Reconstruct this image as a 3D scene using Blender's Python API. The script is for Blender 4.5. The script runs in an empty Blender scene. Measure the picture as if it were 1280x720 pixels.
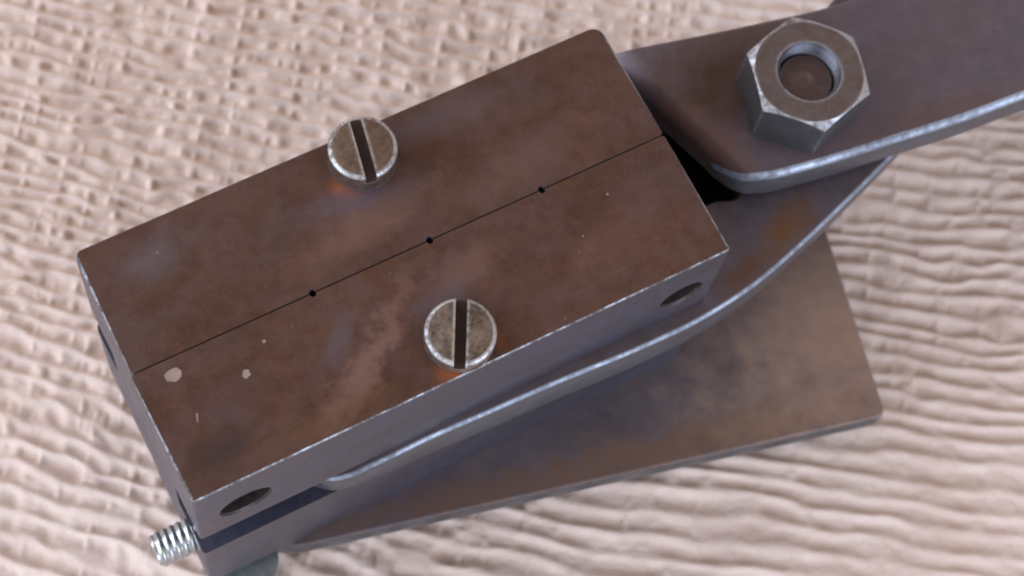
import bpy, bmesh, math, random
import numpy as np
from mathutils import Matrix, Vector

# ------------------------------------------------------------------ camera, world, lamps, exposure
scene = bpy.context.scene
MM = 0.001                                    # everything below is measured in millimetres
OX, OY, OZ = -30.0, -14.0, 39.6               # block's near corner (top) relative to the cloth origin


def W(x, y, z):
    return Vector(((x + OX) * MM, (y + OY) * MM, (z + OZ) * MM))


cam_data = bpy.data.cameras.new('camera')
cam = bpy.data.objects.new('camera', cam_data)
scene.collection.objects.link(cam)
scene.camera = cam
cam_data.sensor_width = 36.0
cam_data.lens = 2550.0 / 1280.0 * 36.0
cam_data.clip_start = 0.005
cam_data.clip_end = 20.0
Rwc = Matrix(((0.8819, -0.46354, 0.08588), (-0.40831, -0.8421, -0.35235), (0.23565, 0.27567, -0.93192)))
rot = Rwc.transposed() @ Matrix(((1, 0, 0), (0, -1, 0), (0, 0, -1)))
cam.matrix_world = Matrix.Translation(W(-10.71, -50.89, 191.51)) @ rot.to_4x4()
cam_data.dof.use_dof = True
cam_data.dof.focus_distance = 0.2035
cam_data.dof.aperture_fstop = 33.0

world = bpy.data.worlds.new('World')
scene.world = world
world.use_nodes = True
bg = world.node_tree.nodes['Background']
bg.inputs['Color'].default_value = (0.90, 0.74, 0.64, 1)
bg.inputs['Strength'].default_value = 0.62


def area(name, pos, target, size, power, color):
    d = bpy.data.lights.new(name, 'AREA')
    d.shape = 'RECTANGLE'
    d.size, d.size_y = size
    d.energy = power
    d.color = color
    o = bpy.data.objects.new(name, d)
    scene.collection.objects.link(o)
    o.location = pos
    o.rotation_euler = (Vector(target) - Vector(pos)).to_track_quat('-Z', 'Y').to_euler()
    return o


# windows round the table: a broad cool one in front, one to the left, plus an added fill lamp behind, no window, to even the cloth
area('front_window_light', (0.15, -0.95, 0.42), (0, 0, 0.02), (1.1, 0.6), 10.5, (0.64, 0.78, 1.0))
area('left_window_light', (-0.95, 0.15, 0.36), (0, 0, 0.02), (1.0, 0.6), 13.0, (0.66, 0.80, 1.0))
area('far_fill_light', (-0.55, 0.85, 0.85), (0, 0, 0.02), (1.0, 0.6), 7.0, (0.90, 0.92, 1.0))

scene.view_settings.view_transform = 'Standard'
scene.view_settings.look = 'None'
scene.view_settings.exposure = 0.0
scene.view_settings.gamma = 1.0
scene.view_settings.use_curve_mapping = False
scene.render.engine = 'CYCLES'
scene.cycles.filter_width = 2.0
scene.render.resolution_x = 1024
scene.render.resolution_y = 576


# ------------------------------------------------------------------ material helpers
class NT:
    def __init__(self, name):
        self.mat = bpy.data.materials.new(name)
        self.mat.use_nodes = True
        self.t = self.mat.node_tree
        self.bsdf = self.t.nodes['Principled BSDF']
        tc = self.t.nodes.new('ShaderNodeTexCoord')
        mp = self.t.nodes.new('ShaderNodeMapping')
        mp.inputs['Scale'].default_value = (1000, 1000, 1000)
        self.t.links.new(tc.outputs['Object'], mp.inputs['Vector'])
        self.co = mp.outputs['Vector']           # position in millimetres

    def n(self, kind, **kw):
        nd = self.t.nodes.new(kind)
        for k, v in kw.items():
            setattr(nd, k, v)
        return nd

    def link(self, a, b):
        self.t.links.new(a, b)

    def put(self, sock, v):
        if hasattr(v, 'is_output'):
            self.link(v, sock)
        else:
            sock.default_value = v

    def math(self, op, a, b=0.0, c=None, clamp=False):
        m = self.n('ShaderNodeMath', operation=op, use_clamp=clamp)
        self.put(m.inputs[0], a)
        self.put(m.inputs[1], b)
        if c is not None:
            self.put(m.inputs[2], c)
        return m.outputs[0]

    def vmath(self, op, a, b=(0, 0, 0), out=0):
        m = self.n('ShaderNodeVectorMath', operation=op)
        self.put(m.inputs[0], a)
        self.put(m.inputs[1], b)
        return m.outputs[out]

    def noise(self, scale, detail=4, rough=0.55, dist=0.0, stretch=None, off=(0, 0, 0), rotz=0.0, color=False):
        v = self.co
        if stretch or off != (0, 0, 0) or rotz:
            mp = self.n('ShaderNodeMapping')
            mp.inputs['Location'].default_value = off
            mp.inputs['Rotation'].default_value = (0, 0, rotz)
            mp.inputs['Scale'].default_value = stretch or (1, 1, 1)
            self.link(v, mp.inputs['Vector'])
            v = mp.outputs['Vector']
        nd = self.n('ShaderNodeTexNoise')
        self.link(v, nd.inputs['Vector'])
        nd.inputs['Scale'].default_value = scale
        nd.inputs['Detail'].default_value = detail
        nd.inputs['Roughness'].default_value = rough
        nd.inputs['Distortion'].default_value = dist
        return nd.outputs['Color' if color else 'Fac']

    def ramp(self, fac, lo, hi, a=0.0, b=1.0):
        m = self.n('ShaderNodeMapRange', interpolation_type='SMOOTHSTEP')
        self.put(m.inputs['Value'], fac)
        m.inputs['From Min'].default_value = lo
        m.inputs['From Max'].default_value = hi
        m.inputs['To Min'].default_value = a
        m.inputs['To Max'].default_value = b
        return m.outputs['Result']

    def mix(self, fac, a, b, blend='MIX'):
        m = self.n('ShaderNodeMix', data_type='RGBA', blend_type=blend)
        self.put(m.inputs[0], fac)
        for s, v in ((m.inputs[6], a), (m.inputs[7], b)):
            if isinstance(v, tuple):
                v = (*v, 1.0) if len(v) == 3 else v
            self.put(s, v)
        return m.outputs[2]

    def edge(self, radius):
        bv = self.n('ShaderNodeBevel', samples=6)
        bv.inputs['Radius'].default_value = radius * MM
        g = self.n('ShaderNodeNewGeometry')
        d = self.vmath('DOT_PRODUCT', bv.outputs['Normal'], g.outputs['True Normal'], out=1)
        return self.math('SUBTRACT', 1.0, d)

    def bump(self, h, strength, dist):
        b = self.n('ShaderNodeBump')
        b.inputs['Strength'].default_value = strength
        b.inputs['Distance'].default_value = dist * MM
        self.link(h, b.inputs['Height'])
        self.link(b.outputs['Normal'], self.bsdf.inputs['Normal'])


def steel(name, dark, light, tint, tint_amt=0.5, metallic=0.55, rough=0.42, scale=0.11, off=(0, 0, 0),
          stains_and_light=(), wear=0.6, wear_r=0.35, bare=(0.50, 0.53, 0.58), stretch=None, rotz=0.0, speck=0.12, bumpd=0.03, spec=0.5):
    """Browned, handled steel: blotchy patina, fine grime, stains, bare metal along worn edges."""
    m = NT(name)
    big = m.noise(scale, 5, 0.6, 0.6, off=off, stretch=stretch, rotz=rotz)
    mid = m.noise(scale * 5, 5, 0.65, 0.3, off=(off[0] + 9, off[1] - 4, off[2]))
    fine = m.noise(2.2, 5, 0.75, off=off)
    f = m.math('ADD', m.math('MULTIPLY', big, 0.36), m.math('ADD', m.math('MULTIPLY', mid, 0.34), m.math('MULTIPLY', fine, 0.30)))
    col = m.mix(m.ramp(f, 0.32, 0.70), dark, light)
    t2 = m.noise(scale * 1.7, 4, 0.55, 0.8, off=(off[0] + 31, off[1] + 17, off[2] + 3))
    col = m.mix(m.math('MULTIPLY', m.ramp(t2, 0.38, 0.75), tint_amt), col, tint)
    wob = m.vmath('SUBTRACT', m.noise(0.32, 4, 0.65, off=(3, 8, 1), color=True), (0.5, 0.5, 0.5))
    for (sx, sy, rx, ry, ang, scol, amt) in stains_and_light:
        pos = m.vmath('ADD', m.co, m.vmath('MULTIPLY', wob, (rx * 1.5, ry * 1.5, 0)))
        mp = m.n('ShaderNodeMapping', vector_type='TEXTURE')
        mp.inputs['Location'].default_value = (sx, sy, 0)
        mp.inputs['Rotation'].default_value = (0, 0, math.radians(ang))
        mp.inputs['Scale'].default_value = (rx, ry, 1e4)
        m.link(pos, mp.inputs['Vector'])
        dist = m.vmath('LENGTH', mp.outputs['Vector'], out=1)
        col = m.mix(m.math('MULTIPLY', m.ramp(dist, 1.45, 0.0), amt), col, scol)
    # hairline scratches and fine grain
    sc = m.noise(1.0, 2, 0.5, stretch=(0.10, 5.5, 5.5), rotz=0.42, off=(off[0] + 12, off[1], off[2]))
    col = m.mix(m.math('MULTIPLY', m.ramp(sc, 0.66, 0.76), 0.09), col, (0.30, 0.25, 0.23))
    gr = m.noise(6.5, 3, 0.7, off=(off[0], off[1] + 21, off[2]))
    col = m.mix(m.math('MULTIPLY', m.ramp(gr, 0.50, 0.72), 0.30), col, dark)
    # pale dust specks
    sp = m.noise(1.25, 2, 0.4, off=(off[0] + 5, off[1], off[2] + 77))
    spm = m.math('MULTIPLY', m.ramp(sp, 0.765, 0.80), speck)
    col = m.mix(spm, col, (0.42, 0.33, 0.27))
    # dark pits
    pt = m.noise(1.7, 3, 0.5, off=(off[0] - 15, off[1] + 40, off[2]))
    col = m.mix(m.math('MULTIPLY', m.ramp(pt, 0.70, 0.78), 0.6), col, (0.018, 0.013, 0.012))
    e = m.math('MULTIPLY', m.ramp(m.edge(wear_r), 0.015, 0.11),
               m.ramp(m.noise(0.9, 5, 0.7, off=(off[0] + 3, 0, off[2])), 0.30, 0.60))
    e = m.math('MULTIPLY', e, wear)
    col = m.mix(e, col, bare)
    m.link(col, m.bsdf.inputs['Base Color'])
    m.link(m.math('ADD', metallic, m.math('MULTIPLY', e, 0.95 - metallic)), m.bsdf.inputs['Metallic'])
    r = m.math('ADD', m.math('MULTIPLY', m.math('SUBTRACT', mid, 0.5), 0.35), rough)
    r = m.math('SUBTRACT', r, m.math('MULTIPLY', e, 0.08), clamp=True)
    m.link(r, m.bsdf.inputs['Roughness'])
    m.bsdf.inputs['Specular IOR Level'].default_value = spec
    m.bump(m.math('ADD', m.math('MULTIPLY', fine, 0.5), mid), 0.35, bumpd)
    return m.mat


def plain(name, col, rough=0.6, metallic=0.0, var=0.35, scale=1.2):
    m = NT(name)
    f = m.noise(scale, 4, 0.6)
    dk = tuple(c * (1 - var) for c in col)
    m.link(m.mix(m.ramp(f, 0.3, 0.7), dk, col), m.bsdf.inputs['Base Color'])
    m.bsdf.inputs['Roughness'].default_value = rough
    m.bsdf.inputs['Metallic'].default_value = metallic
    m.bump(f, 0.3, 0.03)
    return m.mat


RUST = (0.26, 0.075, 0.028)
PINK = (0.165, 0.090, 0.070)
LILAC = (0.105, 0.078, 0.090)
M_top_back = steel('browned_steel_top_far', (0.054, 0.024, 0.015), (0.102, 0.050, 0.033), LILAC, 0.26, metallic=0.18, rough=0.52, spec=0.25,
                   stains_and_light=((27.6, 22.9, 1.9, 1.8, 0, RUST, 1.0), (28.5, 21.2, 6.5, 1.9, -5, LILAC, 0.9),
                           (27.5, 18.4, 9, 2.6, 10, PINK, 0.6), (7, 24.5, 5, 2.4, 15, (0.11, 0.080, 0.088), 0.7),
                           (45, 17.5, 9, 3, 8, PINK, 0.35), (40, 26, 9, 2, 0, LILAC, 0.5)), wear=0.0, wear_r=0.45)
M_top_front = steel('browned_steel_top_near', (0.054, 0.023, 0.014), (0.104, 0.050, 0.032), LILAC, 0.26, metallic=0.18, rough=0.52, spec=0.25, off=(40, 11, 0),
                    stains_and_light=((28.2, 0.6, 1.9, 1.6, 20, RUST, 1.0), (33.9, 1.8, 0.8, 1.5, 0, RUST, 0.4),
                            (23.5, 6.5, 10, 1.7, 38, (0.170, 0.094, 0.072), 0.75), (19.5, 4.0, 7, 1.8, 28, PINK, 0.7),
                            (33.5, 9.2, 6, 2.0, 20, PINK, 0.6), (16.0, 1.4, 7, 1.0, 2, (0.12, 0.062, 0.028), 0.5),
                            (19.5, 8.5, 3.0, 1.2, 45, LILAC, 0.6), (4.5, 3.5, 4, 2, 10, (0.030, 0.018, 0.016), 0.7),
                            (31, 7.5, 3.5, 1.6, 10, LILAC, 0.8), (50, 6, 8, 3, 20, PINK, 0.25)), wear=0.0, wear_r=0.45)
SIDE_D, SIDE_L, SIDE_T = (0.046, 0.041, 0.050), (0.086, 0.081, 0.104), (0.066, 0.074, 0.130)
M_side = steel('grey_steel_side', SIDE_D, SIDE_L, SIDE_T, 0.5, metallic=0.40, rough=0.40, wear=0.25, wear_r=0.45, scale=0.07, speck=0.1, stretch=(0.5, 1, 2.2))


def worn_edge(name, patina, bare, lo, hi, scale, rough=0.38):
    """an edge rubbed bare in patches, nicked and dull between them"""
    m = NT(name)
    g = m.math('ADD', m.math('MULTIPLY', m.noise(scale, 3, 0.6), 0.5), m.math('MULTIPLY', m.noise(scale * 9, 4, 0.7, off=(7, 2, 5)), 0.5))
    k = m.ramp(g, lo, hi)
    m.link(m.mix(k, patina, bare), m.bsdf.inputs['Base Color'])
    m.link(m.math('ADD', m.math('MULTIPLY', k, 0.6), 0.3), m.bsdf.inputs['Metallic'])
    m.link(m.math('ADD', rough, m.math('MULTIPLY', m.math('SUBTRACT', 1.0, k), 0.18)), m.bsdf.inputs['Roughness'])
    m.bump(m.noise(3.0, 4, 0.7), 0.6, 0.08)
    return m.mat


M_edge = worn_edge('rubbed_block_edge', (0.085, 0.062, 0.058), (0.40, 0.43, 0.48), 0.40, 0.64, 0.12, 0.46)
M_armedge = worn_edge('rubbed_arm_edge', (0.14, 0.15, 0.19), (0.42, 0.48, 0.58), 0.34, 0.66, 0.14, 0.46)
M_rim = worn_edge('rubbed_screw_rim', (0.14, 0.11, 0.095), (0.60, 0.61, 0.64), 0.36, 0.60, 0.3, 0.36)
M_nutedge = worn_edge('rubbed_nut_chamfer', (0.12, 0.085, 0.072), (0.54, 0.58, 0.65), 0.38, 0.58, 0.10, 0.34)
M_navy = plain('navy_slot', (0.040, 0.040, 0.066), 0.5, 0.3)  # dark navy for the inside of the handle slots
M_bore = plain('dark_oily_bore', (0.075, 0.062, 0.064), 0.42, 0.5)
M_lower = steel('grey_brown_steel_lower_arm', (0.070, 0.058, 0.074), (0.118, 0.102, 0.126), (0.10, 0.054, 0.034), 0.4, metallic=0.40, rough=0.40,
                off=(7, 3, 2), stains_and_light=((72.5, 3.2, 5.5, 2.4, 25, (0.13, 0.060, 0.022), 0.95), (66, 0.8, 3.5, 1.5, 20, (0.10, 0.048, 0.024), 0.9)),
                wear=0.3, wear_r=0.6, speck=0.1)
M_upper = steel('browned_steel_upper_arm', (0.084, 0.066, 0.084), (0.128, 0.102, 0.126), (0.120, 0.078, 0.074), 0.45, metallic=0.40, rough=0.40,
                off=(21, 5, 9), scale=0.08, stains_and_light=((71.5, 20, 10, 7, 0, (0.056, 0.027, 0.018), 1.0), (68.2, 14.5, 2.6, 8, 14, (0.115, 0.062, 0.047), 0.9),  # dark patch is the nut's shade, pale strip the lit slope, both painted
                                        (78, 23.5, 9, 2.2, -15, (0.085, 0.050, 0.042), 0.7), (92, 6.0, 13, 1.8, -6, (0.115, 0.068, 0.056), 0.6)),
                wear=0.3, wear_r=0.6, speck=0.1)
M_armside = steel('blue_grey_steel_arm_side', (0.080, 0.082, 0.096), (0.135, 0.142, 0.164), (0.10, 0.075, 0.07), 0.4, metallic=0.45, rough=0.40,
                  off=(5, 9, 1), scale=0.12, wear=0.2, speck=0.0)
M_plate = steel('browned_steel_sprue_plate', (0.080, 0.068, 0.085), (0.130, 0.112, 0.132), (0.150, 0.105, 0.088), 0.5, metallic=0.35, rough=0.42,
                scale=0.05, off=(3, 44, 7), stains_and_light=((60, -11.0, 26, 3.2, -13.6, (0.190, 0.112, 0.074), 0.85), (32, -4.8, 24, 2.4, -13.6, (0.155, 0.085, 0.056), 0.75),
                                                    (82, -6, 22, 16, -13, (0.34, 0.232, 0.182), 1.0), (64.5, -3.5, 1.6, 3.0, 20, (0.05, 0.042, 0.048), 0.4)),  # painted brightness towards the right, and a painted shadow at the block's corner
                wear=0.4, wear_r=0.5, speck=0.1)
M_nut = steel('browned_steel_nut', (0.085, 0.058, 0.050), (0.135, 0.096, 0.082), (0.12, 0.11, 0.125), 0.5, metallic=0.40, rough=0.42,
              scale=0.25, wear=0.9, wear_r=0.7, bare=(0.60, 0.64, 0.70), speck=0.2)
M_nutside = steel('dark_steel_nut_side', (0.060, 0.064, 0.072), (0.105, 0.112, 0.122), (0.08, 0.058, 0.05), 0.4, metallic=0.5, rough=0.36,
                  scale=0.25, wear=0.5, wear_r=0.7, bare=(0.56, 0.60, 0.66), speck=0.0)
M_bolt = steel('browned_steel_bolt_end', (0.070, 0.046, 0.046), (0.120, 0.085, 0.085), (0.12, 0.06, 0.035), 0.4, metallic=0.4, rough=0.45, scale=0.3, wear=0.4, speck=0.0)
M_screw1 = steel('worn_steel_screw_far', (0.085, 0.050, 0.034), (0.200, 0.132, 0.094), (0.22, 0.18, 0.16), 0.4, metallic=0.6, rough=0.38,
                 scale=0.3, wear=1.0, wear_r=0.7, bare=(0.66, 0.68, 0.72), speck=0.0)
M_screw2 = steel('worn_steel_screw_near', (0.030, 0.022, 0.020), (0.29, 0.215, 0.155), (0.30, 0.27, 0.25), 0.5, metallic=0.65, rough=0.36,
                 scale=0.42, off=(9, 2, 0), wear=1.0, wear_r=0.7, bare=(0.70, 0.72, 0.75), speck=0.0)
M_slot = plain('rusty_slot', (0.050, 0.024, 0.016), 0.7, 0.1)
M_zinc = plain('bright_plated_thread', (0.52, 0.56, 0.57), 0.32, 0.9, 0.25)
M_bright = plain('bright_blue_steel', (0.50, 0.58, 0.62), 0.32, 0.9, 0.3)
M_scratch = plain('fresh_scratch', (0.34, 0.38, 0.48), 0.5, 0.2)
M_fleck = plain('pale_fleck', (0.30, 0.215, 0.175), 0.8, 0.0, 0.25)


# ------------------------------------------------------------------ mesh helpers
def new_obj(name, me, mats, parent=None, level=1):
    o = bpy.data.objects.new(name, me)
    scene.collection.objects.link(o)
    if mats is not None:
        for m in (mats if isinstance(mats, (list, tuple)) else [mats]):
            me.materials.append(m)
    if parent is not None:
        o.parent = parent
        if level == 1:
            o.location = (OX * MM, OY * MM, OZ * MM)   # parts keep the block-corner frame, in millimetres
    return o


def bm_mesh(bm, name, smooth=None):
    for v in bm.verts:
        v.co *= MM
    me = bpy.data.meshes.new(name)
    bm.normal_update()
    bm.to_mesh(me)
    bm.free()
    if smooth:
        me.polygons.foreach_set('use_smooth', [True] * len(me.polygons))
        me.set_sharp_from_angle(angle=math.radians(smooth))
    return me


def prism(pts, z0, z1, bevel=0.0, segs=3, only_top=False):
    bm = bmesh.new()
    vs = [bm.verts.new((x, y, z0)) for x, y in pts]
    f = bm.faces.new(vs)
    r = bmesh.ops.extrude_face_region(bm, geom=[f])
    for v in [g for g in r['geom'] if isinstance(g, bmesh.types.BMVert)]:
        v.co.z = z1
    bmesh.ops.recalc_face_normals(bm, faces=bm.faces)
    if bevel:
        es = [e for e in bm.edges if e.calc_face_angle(0) > 0.5 and (not only_top or min(v.co.z for v in e.verts) > max(z0, z1) - 1e-4)]
        bmesh.ops.bevel(bm, geom=es, offset=bevel, segments=segs, profile=0.5, affect='EDGES')
    return bm


def box(x0, x1, y0, y1, z0, z1):
    return prism([(x0, y0), (x1, y0), (x1, y1), (x0, y1)], z0, z1)


def round_poly(corners, seg=5):
    """corners: (x, y, radius)"""
    out = []
    n = len(corners)
    for i, (x, y, r) in enumerate(corners):
        p = Vector((x, y))
        a = (Vector(corners[i - 1][:2]) - p).normalized()
        b = (Vector(corners[(i + 1) % n][:2]) - p).normalized()
        if r <= 0:
            out.append((x, y))
            continue
        half = a.angle(b) / 2
        d = r / math.tan(half)
        c = p + (a + b).normalized() * (r / math.sin(half))
        s, e = p + a * d - c, p + b * d - c
        a0, a1 = math.atan2(s.y, s.x), math.atan2(e.y, e.x)
        da = (a1 - a0 + math.pi) % (2 * math.pi) - math.pi
        for k in range(seg + 1):
            t = a0 + da * k / seg
            out.append((c.x + r * math.cos(t), c.y + r * math.sin(t)))
    return out


def lathe(profile, n=48, center=(0, 0, 0)):
    """profile: (radius, z) from top centre to bottom centre; closed solid about z"""
    bm = bmesh.new()
    rings = []
    for r, z in profile:
        if r < 1e-6:
            rings.append([bm.verts.new((center[0], center[1], center[2] + z))])
        else:
            rings.append([bm.verts.new((center[0] + r * math.cos(2 * math.pi * k / n), center[1] + r * math.sin(2 * math.pi * k / n), center[2] + z)) for k in range(n)])
    for a, b in zip(rings, rings[1:]):
        for k in range(n):
            k2 = (k + 1) % n
            if len(a) == 1 and len(b) > 1:
                bm.faces.new((a[0], b[k], b[k2]))
            elif len(b) == 1 and len(a) > 1:
                bm.faces.new((a[k], b[0], a[k2]))
            elif len(a) > 1:
                bm.faces.new((a[k], b[k], b[k2], a[k2]))
    bmesh.ops.recalc_face_normals(bm, faces=bm.faces)
    return bm


def cut(bm, cutters, op='DIFFERENCE'):
    """boolean of a bmesh (in mm) with other bmeshes (in mm); each cutter's faces get material index 1"""
    def tmp(b, idx=0):
        if b.calc_volume(signed=True) < 0:
            bmesh.ops.reverse_faces(b, faces=b.faces[:])
        for f in b.faces:
            if idx:
                f.material_index = idx
        me = bpy.data.meshes.new('tmp')
        b.to_mesh(me)
        b.free()
        for m in (M_side, M_bore, M_side, M_side, M_side):
            me.materials.append(m)
        o = bpy.data.objects.new('tmp', me)
        scene.collection.objects.link(o)
        return o
    base = tmp(bm)
    tools = [tmp(c, i) for c, i in cutters]
    for t in tools:
        md = base.modifiers.new('cut', 'BOOLEAN')
        md.operation = op
        md.solver = 'EXACT'
        md.object = t
    dg = bpy.context.evaluated_depsgraph_get()
    me = bpy.data.meshes.new_from_object(base.evaluated_get(dg))
    out = bmesh.new()
    out.from_mesh(me)
    for o in [base] + tools:
        old = o.data
        bpy.data.objects.remove(o)
        bpy.data.meshes.remove(old)
    bpy.data.meshes.remove(me)
    return out


def ycyl(x, z, r, y0, y1, n=40, r2=None):
    bm = lathe([(0, y1), (r2 or r, y1), (r, y0), (0, y0)], n)
    for v in bm.verts:
        v.co = Vector((v.co.x + x, v.co.z, v.co.y + z))
    bmesh.ops.recalc_face_normals(bm, faces=bm.faces)
    return bm


def crom(xs, ctrl):
    """smooth interpolation (Catmull-Rom style) of control points (x, v)"""
    cx = np.array([c[0] for c in ctrl], float)
    cv = np.array([c[1] for c in ctrl], float)
    m = np.gradient(cv, cx)
    out = []
    for x in xs:
        if x <= cx[0]:
            out.append(cv[0]); continue
        if x >= cx[-1]:
            out.append(cv[-1] + m[-1] * (x - cx[-1])); continue
        i = int(np.searchsorted(cx, x, side='right') - 1)
        h = cx[i + 1] - cx[i]
        t = (x - cx[i]) / h
        out.append((2 * t**3 - 3 * t**2 + 1) * cv[i] + (t**3 - 2 * t**2 + t) * h * m[i] + (-2 * t**3 + 3 * t**2) * cv[i + 1] + (t**3 - t**2) * h * m[i + 1])
    return np.array(out)


def loft(bm, stations, rc=0.6, nseg=3, rubbed=True):
    """stations: (x, y_front, y_back, z_bottom, z_top, skew); a flat bar with rounded edges"""
    rings = []
    for (x, yf, yb, zb, zt, sk) in stations:
        r = min(rc, (yb - yf) * 0.45, (zt - zb) * 0.45)
        ring = []
        for (cy, cz, a0) in ((yf + r, zb + r, 180), (yb - r, zb + r, 270), (yb - r, zt - r, 0), (yf + r, zt - r, 90)):
            for k in range(nseg + 1):
                a = math.radians(a0 + 90 * k / nseg)
                ring.append((cy + r * math.cos(a), cz + r * math.sin(a)))
        rings.append([bm.verts.new((x + sk * (y - 0.5 * (yf + yb)), y, z)) for y, z in ring])
    n = len(rings[0])
    for a, b in zip(rings, rings[1:]):
        for k in range(n):
            f = bm.faces.new((a[k], a[(k + 1) % n], b[(k + 1) % n], b[k]))
            if rubbed and k // (nseg + 1) == 3 and k % (nseg + 1) < nseg:      # the rounded upper front edge, rubbed bare
                f.material_index = 1
            elif rubbed and k == n - 1:                           # the upright sides
                f.material_index = 2
    bm.faces.new(rings[0])
    bm.faces.new(list(reversed(rings[-1])))
    bmesh.ops.recalc_face_normals(bm, faces=bm.faces)
    return bm


# ------------------------------------------------------------------ the cloth under the tool (setting)
def vnoise(u, v, seed):
    rs = np.random.RandomState(seed)
    tab = rs.rand(256, 256)
    iu, iv = np.floor(u).astype(int), np.floor(v).astype(int)
    fu, fv = u - iu, v - iv
    fu, fv = fu * fu * (3 - 2 * fu), fv * fv * (3 - 2 * fv)
    g = lambda a, b: tab[a % 256, b % 256]
    return (g(iu, iv) * (1 - fu) + g(iu + 1, iv) * fu) * (1 - fv) + (g(iu, iv + 1) * (1 - fu) + g(iu + 1, iv + 1) * fu) * fv


def axis(lo, hi, step, far):
    core = list(np.arange(lo, hi, step))
    a, s, x = [], step, lo
    while x > -far:
        s *= 1.25
        x -= s
        a.append(x)
    b, s, x = [], step, core[-1]
    while x < far:
        s *= 1.25
        x += s
        b.append(x)
    return np.array(a[::-1] + core + b)


def cloth():
    ang = math.radians(-34.5)                       # direction of the ribs across the table
    us = axis(-92, 92, 0.24, 330)
    vs = axis(-60, 66, 0.155, 330)
    U, V = np.meshgrid(us, vs)
    # slow waviness of the ribs, stronger towards the near side
    near = 1 / (1 + np.exp((V + 12) / 9))
    near = near * (0.25 + 0.75 / (1 + np.exp(-(U + 2) / 9)))
    wav = 5.0 * (vnoise(U / 46, V / 60, 1) - 0.5) + (1.2 + 0.7 * near) * (vnoise(U / 15, V / 13, 2) - 0.5) + (0.75 - 0.35 * near) * (vnoise(U / 5.5, V / 3.2, 3) - 0.5)
    # towards the near left the ribs swing downwards
    wav += -0.24 * 15 * np.log1p(np.exp(-np.clip(U + 12, -200, 300) / 15)) / (1 + np.exp((V + 4) / 10))
    P = V + wav
    Pn = -12 + (P + 12) * np.where(P < -12, 2.3 / 2.8, 1.0)     # wider ribs on the near side
    ph = Pn / 2.3 + 0.40 * (vnoise(U / 9, V / 4, 4) - 0.5) + (0.42 - 0.25 * near) * (vnoise(U / 3.2, V / 2.3, 12) - 0.5)
    s = 0.5 + 0.5 * np.cos(2 * np.pi * ph)
    row = np.floor(ph)
    rib = s ** 1.3
    amp = 0.55 + 0.65 * vnoise(U / 5.0, P / 2.1, 5)
    calm = (0.35 + 0.65 * near) / (1 + np.exp(-(U - 18) / 9))           # smoother, longer ribs towards the right
    far_ = (1 - near) * (1 - 0.25 * calm)
    near = near * (1 - 0.25 * calm)
    # puckers: a row of uneven pits between each pair of ribs
    cell = vnoise(U / (1.3 + 0.5 * near + 0.5 * calm) + row * 37.3, row * 1.0 + 0.001, 6) - 0.5
    brk = vnoise(U / 0.9, P / 3.6, 11)                 # short cross ridges
    brk = np.clip((brk - 0.62) / 0.3, 0, 1)
    puck = vnoise(U / 1.9, P / 1.2, 7) - 0.5
    puck2 = vnoise(U / 4.6 + 7, P / 3.0, 8) - 0.5
    fine = vnoise(U / 0.7, V / 0.5, 9) - 0.5
    h = 0.66 * rib * amp + (0.80 * far_ + 0.75 * near) * cell * (1 - s) + (0.55 * far_ + 0.45 * near) * (1 - 0.5 * calm) * brk * (1 - s) + (0.34 * far_ + 0.20 * near) * puck + 0.40 * puck2 + 0.08 * fine
    h += 1.2 * (vnoise(U / 38, V / 30, 10) - 0.5)
    h = h * (1 - 0.38 * calm) - 0.85
    X = U * math.cos(ang) - V * math.sin(ang) + 22
    Y = U * math.sin(ang) + V * math.cos(ang) + 4
    nu, nv = len(us), len(vs)
    co = np.stack([X, Y, h], -1).reshape(-1, 3) * MM
    idx = np.arange(nu * nv).reshape(nv, nu)
    quads = np.stack([idx[:-1, :-1], idx[:-1, 1:], idx[1:, 1:], idx[1:, :-1]], -1).reshape(-1, 4)
    me = bpy.data.meshes.new('tablecloth')
    me.vertices.add(len(co))
    me.vertices.foreach_set('co', co.ravel().astype(np.float32))
    me.loops.add(quads.size)
    me.loops.foreach_set('vertex_index', quads.ravel().astype(np.int32))
    me.polygons.add(len(quads))
    me.polygons.foreach_set('loop_start', np.arange(0, quads.size, 4, dtype=np.int32))
    me.polygons.foreach_set('use_smooth', np.ones(len(quads), dtype=bool))
    me.update(calc_edges=True)
    m = NT('crinkled_beige_cloth')
    a = m.noise(0.09, 4, 0.6)
    b = m.noise(3.2, 3, 0.6)
    col = m.mix(m.ramp(a, 0.35, 0.65), (0.600, 0.478, 0.418), (0.670, 0.548, 0.488))
    col = m.mix(m.math('MULTIPLY', m.ramp(b, 0.35, 0.7), 0.35), col, (0.545, 0.41, 0.335))
    fl = m.noise(0.75, 2, 0.4, off=(3, 3, 0))
    col = m.mix(m.math('MULTIPLY', m.ramp(fl, 0.78, 0.82), 0.6), col, (0.20, 0.13, 0.10))
    m.link(col, m.bsdf.inputs['Base Color'])
    m.bsdf.inputs['Roughness'].default_value = 0.9
    m.bsdf.inputs['Specular IOR Level'].default_value = 0.2
    m.bsdf.inputs['Sheen Weight'].default_value = 0.15
    m.bump(b, 0.5, 0.15)
    o = new_obj('tablecloth', me, m.mat)
    o['kind'] = 'structure'
    o['label'] = 'crinkled pinkish beige cloth with wavy ribs under the tool'
    return o


cloth()

# ------------------------------------------------------------------ the bullet mould
root = bpy.data.objects.new('bullet_mould', None)
scene.collection.objects.link(root)
root.empty_display_size = 0.02
root['label'] = 'browned steel two-piece bullet mould with bolted handles lying on ribbed cloth'
root['category'] = 'bullet mould'

L, WID, H = 60.0, 28.0, 35.0
GAP = 0.075


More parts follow.
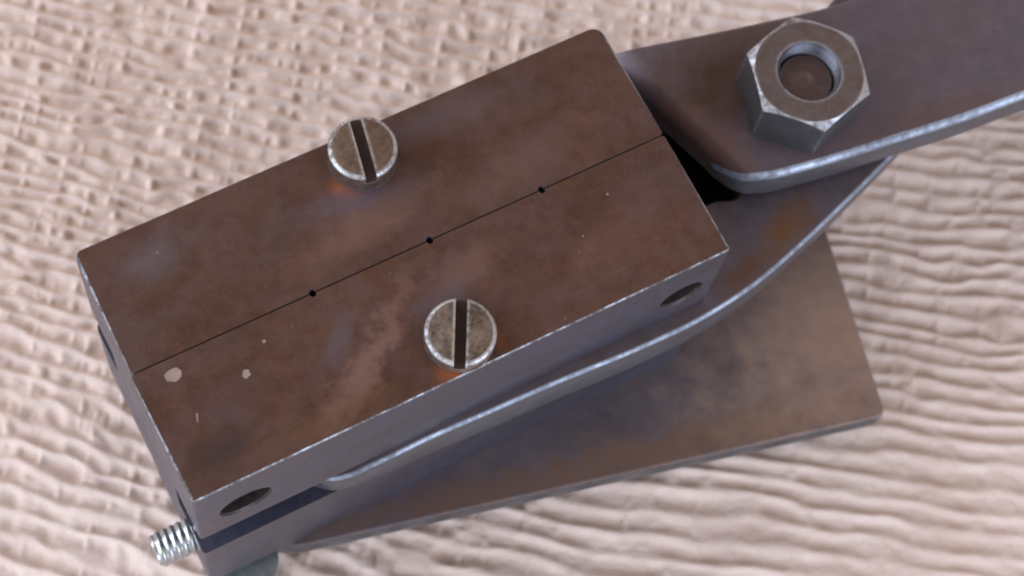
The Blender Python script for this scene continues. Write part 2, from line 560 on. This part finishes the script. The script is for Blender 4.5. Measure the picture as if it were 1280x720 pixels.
def block(name, x0, y0, y1, radii, slot, pits, top_mat, hole_y):
    cor = [(x0, y0, radii[0]), (L, y0, radii[1]), (L, y1, radii[2]), (x0, y1, radii[3])]
    r = 0.36
    arc = [(math.cos(math.radians(a)), math.sin(math.radians(a))) for a in (180, 135, 90, 45, 0)]
    nf = [(px + r * a, y0 + r * b, 0) for px in pits for a, b in arc]
    nb = [(px - r * a, y1 - r * b, 0) for px in reversed(pits) for a, b in arc]
    cor = cor[:1] + nf + cor[1:] if y0 > 10 else cor[:3] + nb + cor[3:]
    bm = prism(round_poly(cor), -H, 0)
    ys = y0 if y0 > 10 else y1                     # the parting line: crisp edges there, worn ones outside
    seam = lambda e: all(abs(v.co.y - ys) < 0.7 for v in e.verts)
    flat = lambda e: abs(e.verts[0].co.z - e.verts[1].co.z) < 0.01
    bmesh.ops.bevel(bm, geom=[e for e in bm.edges if e.calc_face_angle(0) > 0.5 and flat(e) and not seam(e)], offset=0.30, segments=3, profile=0.5, affect='EDGES')
    bmesh.ops.recalc_face_normals(bm, faces=bm.faces)
    # the inner edges at the parting line are crisper than the outer ones: done by the small gap between the halves
    cs = [(box(-2, L + 2, slot[0], slot[1], -21.3, -14.75), 4)]
    for hx in (5.2, 55.7):
        deep = hole_y if hx < 20 else ((hole_y[0], 2.6) if y0 < 5 else (25.4, hole_y[1]))
        rad = 2.75 if hx < 20 else 2.45
        cs.append((ycyl(hx, -8.6, rad, *deep), 1))
        if y0 < 5:
            cs.append((ycyl(hx, -8.6, rad, y0 + 0.3, y0 - 0.05, r2=rad + 0.22), 1))
    bm = cut(bm, cs)
    bm.normal_update()
    for f in bm.faces:
        c = f.calc_center_median()
        if f.material_index in (1, 3, 4):
            continue
        f.material_index = 2 if (f.normal.z > 0.95 and c.z > -1) else (3 if 0.12 < f.normal.z < 0.95 and c.z > -1 else 0)
    return new_obj(name, bm_mesh(bm, name), [M_side, M_bore, top_mat, M_edge, M_navy], root)


back = block('block_half', 0.0, 14 + GAP, WID + 0.25, (0.4, 0.4, 1.3, 0.8), (22.0, 30.0), (19.5, 32.6, 45.5), M_top_back, (19.5, 30.0))
front = block('block_half', -0.15, -0.3, 14 - GAP, (0.4, 0.4, 0.4, 0.5), (-2.0, 6.0), (19.5, 32.6, 45.5), M_top_front, (-2.0, 9.0))
back['label'] = 'far half of the steel block with a rounded corner'
front['label'] = 'near half of the steel block with pale flecks'


def screw(parent, x, y, h, r, slot_ang, mat, label):
    bm = lathe([(0, h), (r * 0.5, h - 0.04), (r - 0.42, h - 0.13), (r - 0.20, h - 0.20), (r - 0.06, h - 0.33), (r, h - 0.52), (r, 0.25), (r - 0.12, 0.1), (r - 0.2, -0.02), (0, -0.02)], 56)
    sl = box(-6, 6, -0.58, 0.58, h - 1.2, h + 2)
    bmesh.ops.rotate(sl, verts=sl.verts, cent=(0, 0, 0), matrix=Matrix.Rotation(slot_ang, 3, 'Z'))
    bm = cut(bm, [(sl, 1)])
    bm.normal_update()
    for f in bm.faces:                     # slot walls keep bare steel, the bottom is rusty
        if f.material_index == 1:
            f.material_index = 1 if f.normal.z > 0.9 else 0
        elif 0.1 < f.normal.z < 0.97:
            f.material_index = 2
    bmesh.ops.translate(bm, verts=bm.verts, vec=(0, 0, 0))
    o = new_obj('slotted_screw', bm_mesh(bm, 'slotted_screw', 40), [mat, M_slot, M_rim], parent, 2)
    o.location = (x * MM, y * MM, 0)
    o['label'] = label
    return o


screw(back, 30.35, 24.85, 3.5, 3.55, math.atan2(6.26, 1.29), M_screw1, 'slotted cheese head screw with brown face')
screw(front, 30.45, 3.25, 2.5, 3.62, math.atan2(5.97, 2.98) - 0.04, M_screw2, 'slotted cheese head screw with mottled face')

# pale flecks on the near half
random.seed(4)
for (fx, fy, fr, ex) in ((3.7, 12.2, 0.82, 1.15), (10.0, 9.2, 0.45, 1.0), (13.0, 11.5, 0.17, 1.2), (51.4, 10.6, 0.13, 1.0), (7.5, 24.6, 0.10, 1.0), (46.9, 7.6, 0.10, 1.0)):
    pts = []
    for k in range(14):
        a = 2 * math.pi * k / 14
        rr = fr * random.uniform(0.75, 1.1)
        pts.append((fx + rr * ex * math.cos(a), fy + rr * math.sin(a)))
    bm = prism(pts, -0.02, 0.05)
    par = back if fy > 14 else front
    new_obj('fleck', bm_mesh(bm, 'fleck'), M_fleck, par, 2)
bm = prism([(3.95, 7.7), (4.1, 7.65), (3.75, 6.75), (3.65, 6.78)], -0.02, 0.03)
new_obj('scratch', bm_mesh(bm, 'scratch'), M_fleck, front, 2)


# lower handle arm: sits in the near slot, swells out, crosses under the pivot
def arm_lower():
    xs = np.concatenate([np.arange(13.3, 60, 0.8), np.arange(60, 100, 0.6), np.arange(100, 190, 3)])
    yf = crom(xs, [(13.3, 1.2), (14.6, 0.0), (16.4, -0.6), (19.6, -0.95), (26, -1.1), (31.6, -1.4), (41, -1.75), (50.7, -2.2), (58.8, -2.1), (66.6, -1.0), (73, 0.7), (79.4, 2.7), (86, 4.9), (100, 10), (130, 21.5), (190, 44)])
    yb = crom(xs, [(13.3, 5.6), (59.5, 5.6), (60.6, 6.2), (62, 9.0), (66.5, 9.6), (71, 10.2), (72.6, 14), (74.5, 21.5), (77, 23.6), (80, 24.6), (88, 25.0), (91, 25.4), (94, 26.8), (100, 29.5), (130, 41), (190, 62)])
    zt = crom(xs, [(13.3, -16.6), (16.5, -16.5), (19.5, -15.6), (23, -15.15), (60, -15.15), (66, -15.5), (190, -15.5)])
    zb = np.full_like(xs, -21.2)
    bm = bmesh.new()
    loft(bm, [(x, a, b, c, d, 0.0) for x, a, b, c, d in zip(xs, yf, yb, zb, zt)], 0.42, 3)
    # added walls under the arm, shaped to keep light out of the gap
    loft(bm, [(x, 6.3, 8.4, -34.9, -16.2, 0.0) for x in (60.15, 64, 70, 80)], 0.3, 2, False)
    loft(bm, [(x, 22.0, 24.0, -34.9, -21.5, 0.0) for x in (60.15, 64, 70, 80)], 0.3, 2, False)
    loft(bm, [(x, 6.5, 23.8, -34.8, -20.5, 0.0) for x in (78.2, 80.3)], 0.3, 2, False)
    o = new_obj('handle_arm', bm_mesh(bm, 'handle_arm', 50), [M_lower, M_armedge, M_armside], root)
    o['label'] = 'lower handle arm set into the near slot, bare bright edge'
    return o


arm_lower()


def arm_upper():
    # the broad pivot end, skewed along the end of the block, then the handle
    xs = np.concatenate([np.array([65.5, 65.6, 65.75, 66.0, 66.35, 66.8, 67.3, 67.85, 68.4]), np.arange(69, 100, 1.0), np.arange(100, 190, 3)])
    yf = crom(xs, [(65.5, 12.6), (65.6, 11.6), (65.75, 10.9), (66.0, 10.2), (66.35, 9.6), (66.8, 9.1), (67.3, 8.75), (67.85, 8.5), (69.8, 7.85), (74, 7.05), (79.5, 6.2), (84.8, 5.5), (94.6, 4.1), (102.8, 3.4), (130, 0.5), (190, -8)])
    yb = crom(xs, [(65.5, 29.3), (68, 28.5), (76.3, 25.9), (88.9, 22.9), (95, 22.3), (103, 21.6), (130, 18), (190, 10)])
    dz = crom(xs, [(65.5, -3.2), (65.6, -2.4), (65.75, -1.95), (66.0, -1.55), (66.8, -0.9), (67.6, -0.45), (69, -0.12), (70.5, 0.0), (190, 0)])
    sk = np.interp(xs, [65.5, 72, 82], [-0.32, -0.18, 0.0])
    bm = bmesh.new()
    loft(bm, [(x, a, b, -15.3 + max(d, -0.0), -10.0 + d, s) for x, a, b, d, s in zip(xs, yf, yb, dz, sk)], 0.75, 3)
    # tang stepping down into the far slot
    tx = np.arange(14, 70.1, 0.8)
    tz = crom(tx, [(14, -15.6), (58, -15.6), (61, -15.4), (65, -13.6), (68, -12.0), (70.5, -11.4)])
    f = crom(tx, [(14, 22.4), (58, 22.4), (62, 23.6), (66, 24.2), (70, 22)])
    b = crom(tx, [(14, 28.1), (20, 28.9), (40, 29.6), (58, 30.0), (64, 29.0), (70, 27.2)])
    loft(bm, [(x, p, q, z - 5.4, z, 0.0) for x, p, q, z in zip(tx, f, b, tz)], 0.55, 3, False)
    o = new_obj('handle_arm', bm_mesh(bm, 'handle_arm', 50), [M_upper, M_armedge, M_armside], root)
    o['label'] = 'upper handle arm carrying the hexagonal nut'
    return o


upper = arm_upper()
bm = prism([(101.0, 16.0), (101.25, 15.95), (101.75, 17.0), (102.3, 18.6), (102.05, 18.7), (101.5, 17.1)], -10.03, -9.93)
new_obj('scratch', bm_mesh(bm, 'scratch'), M_scratch, upper, 2)

# pivot nut with chamfered corners and a threaded bore
NX, NY, NZ0, NH, NR = 79.15, 14.7, -10.0, 7.1, 7.0
hexa = prism([(NX + NR * math.cos(math.radians(14.2 + 60 * k)), NY + NR * math.sin(math.radians(14.2 + 60 * k))) for k in range(6)], NZ0 - 0.02, NZ0 + NH)
cone = lathe([(0, NH), (6.0, NH), (8.6, NH - 1.6), (8.6, -1), (0, -1)], 72, (NX, NY, NZ0))
bm = cut(hexa, [(cone, 2)], 'INTERSECT')
prof = [(0, 9), (3.55, 9), (3.55, NH), (3.42, NH - 0.2)]
z = NH - 0.2
while z > 1.2:
    prof += [(3.2, z - 0.22), (3.2, z - 0.30), (3.42, z - 0.52), (3.42, z - 0.60)]
    z -= 0.60
prof += [(3.42, 0.6), (0, 0.6)]
bm = cut(bm, [(lathe(prof, 56, (NX, NY, NZ0)), 1)])
bm.normal_update()
for f in bm.faces:
    if f.material_index != 1:
        f.material_index = 0 if f.normal.z > 0.97 else (3 if f.normal.z > 0.3 else 2)
nut = new_obj('hexagonal_nut', bm_mesh(bm, 'hexagonal_nut', 30), [M_nut, M_side, M_nutside, M_nutedge], upper, 2)
BH = 5.2
bm = lathe([(0, BH - 0.02), (0.35, BH - 0.03), (0.6, BH + 0.10), (0.95, BH + 0.12), (1.25, BH), (2.85, BH), (3.1, BH - 0.25), (3.1, 0.3), (0, 0.3)], 48, (NX, NY, NZ0))
new_obj('bolt_end', bm_mesh(bm, 'bolt_end', 35), M_bolt, upper, 2)


# threaded stud sticking out of the block's end
def stud():
    n, r0, x1, x0 = 40, 1.95, 1.0, -4.6
    xs = np.arange(x0, x1, 0.07)
    bm = bmesh.new()
    rings = []
    for x in xs:
        ring = []
        for k in range(n):
            a = 2 * math.pi * k / n
            ph = (x / 0.80 + k / n) % 1.0
            r = r0 - 0.22 * (abs(ph - 0.5) * 2) ** 1.3 - 0.25 * max(0.0, 1 - (x - x0) / 0.4)
            ring.append(bm.verts.new((x, 2.7 + r * math.cos(a), -23.2 + r * math.sin(a))))
        rings.append(ring)
    for a, b in zip(rings, rings[1:]):
        for k in range(n):
            bm.faces.new((a[k], a[(k + 1) % n], b[(k + 1) % n], b[k]))
    bm.faces.new(rings[0])
    bm.faces.new(rings[-1])
    bmesh.ops.recalc_face_normals(bm, faces=bm.faces)
    return new_obj('threaded_stud', bm_mesh(bm, 'threaded_stud', 50), M_zinc, root)


stud()

# sprue plate turned out from under the block, and its screw head below
ux, uy = 0.9718, -0.2357
vx, vy = 0.2357, 0.9718
c0 = Vector((79.1, -17.7))
U_, V_ = Vector((ux, uy)), Vector((vx, vy))
cor = [c0 - U_ * 74, c0, c0 + V_ * 41, c0 + V_ * 41 - U_ * 74]
pts = round_poly([(cor[0].x, cor[0].y, 4.0), (cor[1].x, cor[1].y, 1.3), (cor[2].x, cor[2].y, 2.0), (cor[3].x, cor[3].y, 6.0)], 6)
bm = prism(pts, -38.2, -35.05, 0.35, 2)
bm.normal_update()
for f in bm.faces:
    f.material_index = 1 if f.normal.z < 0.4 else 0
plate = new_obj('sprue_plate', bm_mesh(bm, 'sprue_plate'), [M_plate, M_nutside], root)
plate['label'] = 'brown flat plate turned out from under the block'
bm = lathe([(0, -38.1), (3.8, -38.1), (3.8, -39.6), (3.4, -40.1), (0, -40.1)], 40)
o = new_obj('plate_screw', bm_mesh(bm, 'plate_screw', 40), M_bright, plate, 2)
o.location = (4.6 * MM, 1.2 * MM, 0)
